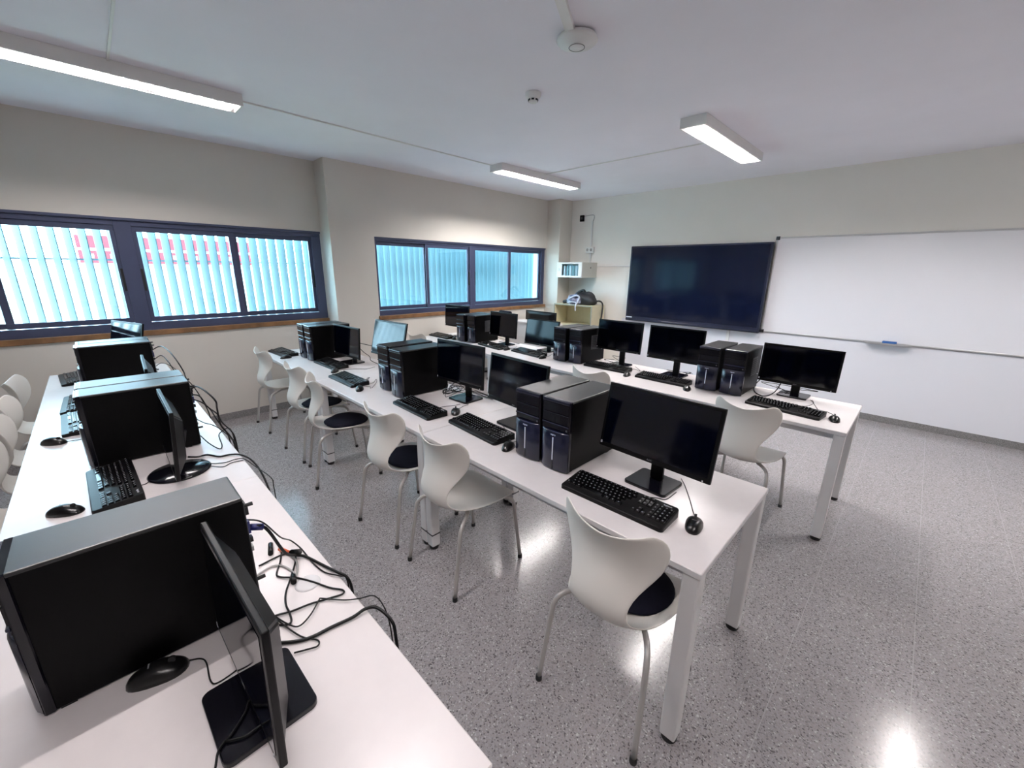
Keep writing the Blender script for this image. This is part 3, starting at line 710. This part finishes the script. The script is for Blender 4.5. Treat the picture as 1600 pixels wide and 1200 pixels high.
mm(-4.360, -1.035, .344, .22, .288, .50, .302, 'monitor turned to show its grey screen below the first window', bx=-4.36, by=-1.0)
t = mm(-4.13, 3.99, math.pi, -.02, .126, .66, .235, 'dark monitor seen from the back on the corner desk', base='square', bx=-4.13, by=4.04, sticker=False)
# ------------------------------------------------------------------ keyboards and mice
def make_keyboard(wave=False):
    t = thing('keyboard', 'x', 'keyboard', (0, 0, 0))
    bm = BM(); b = bmesh.new(); L, D = .450, .152
    out = rrect(-L / 2, L / 2, -D / 2, D / 2, .014)
    prism(b, out, 0, .016, bev=.004)
    for v in b.verts:
        if v.co.z > .008: v.co.z += .017 * (v.co.y / D + .5)
    merge(bm, b); obj('body', bm, 'plast', t)
    def zt(y_): return .016 + .017 * (y_ / D + .5)
    bm = BM(); lg = BM()
    def key(x_, y_, wd, dp=.0155):
        z = zt(y_); tt = bmesh.new(); bmesh.ops.create_cube(tt, size=1)
        for v in tt.verts:
            k = 1 if v.co.z < 0 else .80
            v.co = Vector((x_ + v.co.x * wd * k, y_ + v.co.y * dp * k, z - .001 + (v.co.z + .5) * .0075 + v.co.y * .00174))
        merge(bm, tt)
        if wd < .03:
            q = bmesh.new(); bmesh.ops.create_grid(q, x_segments=1, y_segments=1, size=.5)
            for v in q.verts: v.co = Vector((x_ - .002 + v.co.x * .005, y_ + .001 + v.co.y * .0055, z + .0072 + v.co.y * .0006))
            merge(bm, q, 1)
    pit = .0188; x0 = -.212
    ys = [.044 - .0188 * 1.0 * k for k in range(6)]
    for k in range(13): key(x0 + .005 + k * pit * 1.13 + (k // 4) * .002, .056, .0165, .012)
    rows = [(15, 0), (14, .4), (13, .6), (12, .95)]
    for r, (n, o_) in enumerate(rows):
        y_ = .036 - r * pit
        for k in range(n): key(x0 + .008 + (k + o_) * pit, y_, .0168)
    for k, (x_, wd) in enumerate(((.006, .023), (.032, .023), (.058, .023), (.125, .105), (.192, .023), (.218, .023), (.244, .023))): key(x0 + x_, .036 - 4 * pit, wd, .016)
    for k in range(3):
        for r in range(2): key(.094 + k * pit, .036 - r * pit, .0165)
        key(.094 + k * pit, .036 - 4 * pit, .0165)
        key(.094 + k * pit, .056, .0165, .012)
    key(.094 + pit, .036 - 3 * pit, .0165)
    for k in range(4):
        for r in range(5): key(.156 + k * pit * .97, .036 - r * pit, .0165)
    lg.free(); obj('keys', bm, ['key', 'keyl'], t)
    bm = text_bm('logitech', .0105, Matrix.Translation((.185, .060, zt(.060) + .0005)) @ Matrix.Rotation(.11, 4, 'X')); obj('logo', bm, 'logo', t)
    return t
def make_mouse():
    t = thing('computer_mouse', 'x', 'mouse', (0, 0, 0)); b = bmesh.new()
    bmesh.ops.create_uvsphere(b, u_segments=24, v_segments=14, radius=1)
    for v in b.verts:
        x_, y_, z = v.co
        wd = .031 + .003 * math.sin((y_ - .2) * 2.2); hh = .034 * (1 - .30 * max(y_, 0)) * (1 - .10 * max(-y_, 0))
        v.co = Vector((math.copysign(abs(x_) ** .9, x_) * wd, math.copysign(abs(y_) ** .85, y_) * .056, max(z * hh, -.001) + .001 if z > 0 else .001 - .001 * min(1, -z * 4) + 0.0))
    for f in b.faces: f.smooth = True
    o = obj('shell', b, 'mouse', t)
    bm = BM(); tube(bm, [(-.004, .028, .030), (.004, .028, .030)], .007, 14); obj('scroll_wheel', bm, 'rub', t)
    bm = BM(); box(bm, -.0006, .0006, .008, .054, .012, .0315); 
    b2 = bmesh.new(); bmesh.ops.create_grid(b2, x_segments=1, y_segments=1, size=.5)
    for v in b2.verts: v.co = Vector((v.co.x * .016, -.012 + v.co.y * .003, .0352))
    bm.free(); obj('logo', b2, 'dimlogo', t)
    return t
kb0, ms0 = make_keyboard(), make_mouse()
def cable_bm(pts, r, n=6, sm=6):
    bm = BM(); tube(bm, smoothpath(pts, sm), r, n); return bm
def add_cord(root, pts, r=.0017):
    """cord given in world coordinates, stored as a child part of the keyboard or mouse"""
    rz = root.rotation_euler[2]; Mi = (Matrix.Translation(root.location) @ Matrix.Rotation(rz, 4, 'Z')).inverted()
    P = [Mi @ Vector(p) for p in pts]
    obj('cord', cable_bm(P, r), 'cable', root)
def put_kb(x, y, deg, label, cord=None, z=T):
    o = put(kb0, x, y, z, deg, label, 'black keyboards')
    if cord: cords.append((o, cord))
    return o
def put_ms(x, y, deg, label, cord=None):
    o = put(ms0, x, y, T, deg, label, 'black computer mice')
    if cord: cords.append((o, cord))
    return o
cords = []; Z = T + .0022
def zz(L): return [(x, y, Z) for x, y in L]
D = 57.3
put_kb(-.407, .180, 1, 'black keyboard nearest the camera at the right end of the middle row', zz([(-.339, .255), (-.335, .29), (-.30, .318), (-.27, .335), (-.265, .42)]))
put_ms(-.118, .232, 14, 'black mouse at the near right corner of the middle row', [(-.134, .285, T + .008), (-.16, .33, Z), (-.20, .40, Z), (-.262, .50, Z), (-.30, .55, Z)])
put_kb(-1.355, .275, -4, 'black keyboard right of the centre joint on the middle row', zz([(-1.26, .345), (-1.262, .38), (-1.30, .41), (-1.36, .43), (-1.40, .47)]))
put_ms(-1.070, .222, 25, 'black mouse touching the left tower of the nearest pair', [(-1.09, .274, T + .008), (-1.10, .32, Z), (-1.12, .38, Z), (-1.17, .42, Z)])
put_kb(-1.905, .222, -2, 'black keyboard just left of the centre joint on the middle row', zz([(-1.828, .298), (-1.84, .333), (-1.83, .383), (-1.81, .431), (-1.80, .48)]))
put_ms(-1.685, .352, 48, 'black mouse behind the keyboards at the centre joint of the middle row', [(-1.722, .392, T + .008), (-1.738, .43, Z), (-1.755, .475, Z), (-1.76, .52, Z)])
put_kb(-2.905, .192, 0, 'black keyboard left of the centre tower pair on the middle row', zz([(-2.83, .266), (-2.82, .306), (-2.89, .37), (-2.86, .33), (-2.72, .285), (-2.72, .32), (-2.80, .38), (-2.72, .345), (-2.60, .25), (-2.575, .23)]))
put_ms(-2.595, .140, 60, 'black mouse before the centre tower pair on the middle row', [(-2.645, .165, T + .008), (-2.67, .19, Z), (-2.62, .235, Z), (-2.57, .215, Z)])
put_kb(-3.570, .318, 1, 'black keyboard right of the window-end tower pair on the middle row', zz([(-3.50, .392), (-3.49, .42), (-3.46, .48)]))
put_ms(-3.278, .235, 52, 'black mouse beside the keyboard near the window end of the middle row', [(-3.32, .268, T + .008), (-3.30, .33, Z), (-3.245, .426, Z), (-3.19, .49, Z), (-3.216, .585, Z)])
put_kb(-4.440, .165, 3, 'dark keyboard at the window end of the middle row', zz([(-4.36, .24), (-4.33, .28), (-4.27, .30), (-4.21, .29)]))
put_ms(-4.170, .110, 8, 'mouse lying against the keyboard at the window end of the middle row')
put_kb(-.225, 2.022, -7, 'black keyboard at the right end of the screen-side row', zz([(-.175, 2.095), (-.16, 2.16), (-.12, 2.24), (-.108, 2.34), (-.13, 2.42)]))
put_ms(.056, 2.006, 12, 'black mouse at the right end corner of the screen-side row', [(.046, 2.06, T + .008), (.05, 2.11, Z), (.03, 2.135, Z), (-.01, 2.175, Z), (-.04, 2.14, Z), (-.106, 2.33, Z), (-.14, 2.42, Z)])
put_kb(-1.142, 2.140, -1, 'black keyboard left of the right-end towers on the screen-side row', zz([(-1.06, 2.214), (-1.03, 2.26), (-1.02, 2.34)]))
put_ms(-.880, 2.010, 20, 'black mouse before the right-end towers on the screen-side row', [(-.90, 2.06, T + .008), (-.91, 2.12, Z), (-.95, 2.24, Z), (-1.03, 2.34, Z)])
put_kb(-1.712, 2.180, 1, 'black keyboard under the blue-black monitor of the screen-side row', zz([(-1.62, 2.254), (-1.60, 2.29), (-1.575, 2.36)]))
put_ms(-1.437, 2.062, 15, 'black mouse by the keyboard under the blue-black monitor', [(-1.452, 2.116, T + .008), (-1.47, 2.20, Z), (-1.52, 2.33, Z), (-1.44, 2.31, Z), (-1.56, 2.44, Z)])
put_kb(-2.695, 2.142, -6, 'black keyboard before the pale shining monitor', zz([(-2.62, 2.21), (-2.56, 2.28)]))
put_ms(-2.425, 2.062, 10, 'black mouse left of the centre towers on the screen-side row', [(-2.436, 2.117, T + .008), (-2.45, 2.2, Z), (-2.50, 2.33, Z)])
put_kb(-3.270, 2.128, -8, 'dark keyboard right of the window-end towers on the screen-side row', zz([(-3.2, 2.2), (-3.16, 2.27), (-3.15, 2.36)]))
put_ms(-3.012, 2.112, 15, 'black mouse right of the window-end towers on the screen-side row', [(-3.025, 2.166, T + .008), (-3.02, 2.26, Z), (-3.1, 2.36, Z)])
put_kb(-4.270, 2.110, -2, 'dark keyboard at the window end of the screen-side row', zz([(-4.2, 2.186), (-4.15, 2.22), (-4.04, 2.30)]))
put_ms(-4.000, 2.108, 60, 'black mouse left of the window-end towers on the screen-side row')
put_ms(-.740, -1.210, -12, 'black mouse in the lower left foreground against the big tower', [(-.729, -1.155, T + .008), (-.722, -1.135, Z), (-.699, -1.128, Z), (-.64, -1.13, Z), (-.625, -1.115, Z), (-.635, -1.06, Z), (-.64, -.99, Z)])
put_kb(-1.925, -1.240, 2, 'black keyboard just behind the foreground tower', zz([(-1.86, -1.163), (-1.87, -1.14), (-1.93, -1.12), (-1.98, -1.06)]))
put_ms(-1.790, -1.378, -30, 'black mouse half hidden by the foreground tower')
put_ms(-2.720, -1.440, -38, 'black mouse left of the rear row tower pair', [(-2.69, -1.395, T + .008), (-2.70, -1.35, Z), (-2.72, -1.25, Z), (-2.75, -1.15, Z)])
put_kb(-3.020, -1.345, 2, 'black keyboard, nearer of two end to end on the rear row', zz([(-2.95, -1.27), (-2.9, -1.2), (-2.85, -1.1)]))
put_kb(-3.510, -1.355, -1, 'black keyboard, farther of two end to end on the rear row', zz([(-3.45, -1.28), (-3.4, -1.2), (-3.3, -1.0)]))
put_kb(-4.395, -1.390, 4, 'black keyboard at the window end of the rear row')
for o, p in cords: add_cord(o, p)
# ------------------------------------------------------------------ loose cables
def cable(label, pts, r=.003, m='cable', name='cable'):
    o = obj(name, cable_bm(pts, r, 8), m); tag(o, label, 'cable', 'loose computer cables'); return o
cable('thick black cable from the foreground tower curling over the table edge', [(-.822, -.982, .972), (-.820, -.945, .955), (-.86, -.90, .83), (-.93, -.855, .757), (-.917, -.832, .746), (-.832, -.806, .746), (-.775, -.79, .748), (-.742, -.776, .742), (-.73, -.770, .70), (-.72, -.772, .60), (-.70, -.772, .40)], .0042)
cable('thick black cable sweeping from the foreground monitor over the table edge', [(-.642, -.998, .745), (-.612, -.96, .745), (-.598, -.926, .745), (-.594, -.882, .745), (-.584, -.83, .747), (-.584, -.795, .750), (-.565, -.770, .749), (-.513, -.758, .735), (-.499, -.757, .69), (-.49, -.757, .55), (-.49, -.757, .30)], .0042)
cable('thin black cable from the foreground tower to the table edge', [(-.846, -.982, .985), (-.845, -.945, .96), (-.93, -.89, .84), (-1.03, -.84, .749), (-.969, -.828, .744), (-.874, -.826, .744), (-.807, -.816, .744), (-.758, -.791, .746), (-.748, -.775, .73), (-.742, -.772, .62)], .0022)
cable('long thin black cable looping over the foreground table', [(-1.0, -.878, .744), (-.95, -.897, .744), (-.902, -.921, .744), (-.879, -.918, .744), (-.842, -.885, .744), (-.791, -.856, .744), (-.735, -.831, .744), (-.7, -.808, .744), (-.685, -.814, .744), (-.695, -.847, .744), (-.71, -.892, .745), (-.72, -.936, .744), (-.734, -.972, .744), (-.722, -.981, .744), (-.693, -.973, .744), (-.682, -.951, .744), (-.716, -.943, .744), (-.757, -.94, .744), (-.802, -.926, .744), (-.852, -.898, .744), (-.92, -.862, .744), (-.955, -.855, .744), (-.981, -.881, .744), (-.975, -.95, .744)], .0026)
cable('thin black cable coiled beside the foreground monitor base', [(-.709, -.867, .748), (-.669, -.906, .748), (-.652, -.941, .748), (-.68, -.96, .749), (-.726, -.975, .749), (-.685, -.968, .749), (-.619, -.947, .745), (-.58, -.922, .745), (-.563, -.928, .745), (-.571, -.95, .745), (-.583, -.975, .745)], .0020)
cable('thin black cable reaching over the foreground table edge', [(-.711, -.866, .746), (-.66, -.823, .746), (-.632, -.790, .748), (-.595, -.764, .765), (-.557, -.756, .75), (-.53, -.755, .70), (-.52, -.756, .60)], .0018)
cable('grey network cable from the foreground tower to the desk hole', [(-.93, -.975, .744), (-.945, -.925, .744), (-.923, -.897, .744), (-.865, -.883, .744), (-.838, -.893, .744)], .0030, 'gcable')
cable('grey network cable with orange plug end', [(-.972, -.865, .745), (-.915, -.861, .748), (-.869, -.873, .748), (-.845, -.886, .745)], .0030, 'gcable')
def blockthing(name, label, cat, a, b, r, m):
    bm = BM(); tube(bm, [a, b], r, 10); o = obj(name, bm, m); tag(o, label, cat); return o
blockthing('cable_plug', 'orange plug on the grey cable behind the foreground tower', 'plug', (-1.012, -.880, .748), (-.975, -.866, .748), .0065, 'oplug')
blockthing('cable_plug', 'black plug standing alone on the foreground table', 'plug', (-1.060, -.893, .7475), (-1.006, -.908, .7475), .0075, 'plast')
blockthing('cable_plug', 'black plug at the desk hole behind the foreground tower', 'plug', (-.853, -.890, .7475), (-.822, -.898, .7475), .0075, 'plast')
blockthing('ferrite_core', 'thick black cylinder on the foreground tower cable', 'cable core', (-.925, -.868, .775), (-.945, -.842, .752), .010, 'plast')
blockthing('cable_plug', 'blue plug at the back of the foreground tower', 'plug', (-.822, -.978, .972), (-.821, -.950, .960), .009, 'bplug')
bm = BM(); lathe(bm, [(0, T + .0022), (.028, T + .0022), (.034, T + .0015), (.0345, T)], 32, c=(-.80, -.868)); o = obj('cable_grommet', bm, 'edge'); tag(o, 'round white cable hole cover in the foreground table', 'grommet')
cable('thin black cable crossing the foreground monitor base', [(-.52, -1.083, .7565), (-.498, -1.095, .7565), (-.471, -1.123, .7565), (-.455, -1.147, .7565), (-.42, -1.160, .7565), (-.39, -1.18, .744)], .0022)
cable('short black cable looping on the foreground monitor base', [(-.448, -1.05, .7565), (-.448, -1.082, .7565), (-.448, -1.108, .7565), (-.462, -1.134, .7565)], .0022)
cable('thick black cable from the round-based monitor over the table edge', [(-1.93, -.985, .79), (-1.98, -.945, .76), (-2.018, -.906, .745), (-1.955, -.869, .745), (-1.944, -.825, .745), (-1.895, -.79, .748), (-1.80, -.765, .74), (-1.686, -.755, .70), (-1.60, -.753, .60), (-1.57, -.753, .40)], .0042)
cable('thin black cable dropping from the edge beside the round-based monitor', [(-1.891, -.944, .76), (-1.887, -.904, .744), (-1.863, -.86, .744), (-1.869, -.819, .744), (-1.837, -.79, .746), (-1.733, -.768, .735), (-1.566, -.752, .74), (-1.543, -.752, .70), (-1.52, -.755, .55)], .0022)
cable('thin black cable from the round base towards the table edge', [(-1.883, -.935, .748), (-1.823, -.883, .743), (-1.843, -.84, .743), (-1.835, -.795, .743)], .0018)
cable('black power cable arching from the nearer rear-row tower', [(-2.22, -.893, 1.035), (-2.14, -.880, 1.06), (-2.02, -.866, 1.062), (-1.93, -.846, 1.03), (-2.039, -.83, .958), (-2.136, -.814, .842), (-2.152, -.789, .784), (-2.13, -.772, .737), (-2.10, -.768, .693), (-2.09, -.768, .45)], .0040)
cable('black cable bowing down from the nearer rear-row tower', [(-2.24, -.893, 1.0), (-2.161, -.873, 1.003), (-2.16, -.852, .946), (-2.066, -.83, .925), (-2.124, -.808, .857), (-2.079, -.781, .81), (-2.11, -.766, .734), (-2.10, -.764, .5)], .0032)
cable('black cable hanging behind the nearer rear-row tower', [(-2.23, -.893, .975), (-2.139, -.871, .975), (-2.112, -.847, .94), (-2.207, -.823, .873), (-2.252, -.799, .806), (-2.25, -.772, .724), (-2.25, -.768, .5)], .0032)
cable('thin black cable low behind the nearer rear-row tower', [(-2.26, -.893, .86), (-2.118, -.88, .875), (-2.05, -.864, .882), (-2.059, -.833, .849), (-2.076, -.795, .788), (-2.15, -.770, .71), (-2.15, -.768, .55)], .0022)
cable('black cable looping on the table behind the nearer rear-row tower', [(-2.25, -.893, .77), (-2.14, -.875, .755), (-2.05, -.85, .748), (-2.10, -.83, .746), (-2.25, -.815, .748), (-2.29, -.792, .755), (-2.2, -.768, .79), (-2.16, -.763, .70), (-2.16, -.763, .5)], .0028)
cable('black power cable arching from the far rear-row towers', [(-3.86, -.910, 1.0), (-3.602, -.876, 1.06), (-3.35, -.857, 1.06), (-3.18, -.838, 1.01), (-3.15, -.819, .94), (-3.30, -.80, .87), (-3.40, -.772, .74), (-3.40, -.768, .5)], .0040)
cable('black cable dropping from the far rear-row towers', [(-3.88, -.912, .92), (-3.64, -.88, .985), (-3.42, -.865, .97), (-3.37, -.85, .92), (-3.45, -.80, .80), (-3.46, -.77, .70), (-3.46, -.768, .5)], .0030)
cable('thin black cable low behind the far rear-row towers', [(-3.90, -.912, .86), (-3.80, -.875, .90), (-3.72, -.82, .87), (-3.75, -.785, .78), (-3.75, -.768, .6)], .0022)
cable('black cable hanging over the edge between the rear-row tower pairs', [(-2.50, -.895, 1.0), (-2.62, -.87, 1.0), (-2.80, -.83, .93), (-2.90, -.80, .86), (-2.85, -.785, .80), (-2.80, -.768, .70), (-2.80, -.768, .45)], .0032)
rnd = random.Random(3)
def squiggle(label, x0, x1, y0, y1, n, seed, r=.0024, zmax=.05):
    rd = random.Random(seed); P = [(rd.uniform(x0, x1), rd.uniform(y0, y1), T + r + .001 + rd.random() ** 2 * zmax) for _ in range(n)]
    cable(label, P, r)
squiggle('black cable tangled left of the centre monitor base, middle row', -2.14, -1.985, .50, .72, 12, 1, zmax=.09)
squiggle('black cable heaped behind the centre monitor of the middle row', -2.13, -1.99, .52, .72, 12, 2, zmax=.10)
squiggle('thin black cable trailing behind the centre monitor of the middle row', -2.0, -1.55, .695, .735, 7, 3, zmax=.03)
cable('thick black cable looped right of the end towers, screen-side row', [(-.51, 2.52, .80), (-.535, 2.54, .76), (-.515, 2.42, .744), (-.465, 2.30, .744), (-.398, 2.265, .744), (-.365, 2.40, .76), (-.34, 2.46, .85)], .0038)
squiggle('thin black cable behind the right-end monitor, screen-side row', -.50, -.1, 2.45, 2.52, 7, 5, zmax=.06)
squiggle('thin black cable behind the second monitor, screen-side row', -1.35, -.95, 2.44, 2.52, 7, 6, zmax=.05)
squiggle('thin black cable behind the blue-black monitor, screen-side row', -1.95, -1.5, 2.44, 2.52, 7, 7, zmax=.06)
squiggle('thin black cable behind the window-end towers, screen-side row', -3.55, -3.1, 2.39, 2.52, 8, 8, zmax=.05)
cable('black cable sagging beside the blank pale cyan monitor, middle row', [(-3.50, .53, .95), (-3.30, .60, .93), (-3.05, .60, .95), (-2.90, .56, 1.0)], .003)
cable('black cable behind the monitor near the window end, middle row', [(-3.45, .53, .93), (-3.40, .57, .86), (-3.34, .60, .82), (-3.38, .63, .77), (-3.28, .66, .745), (-3.1, .68, .745)], .003)
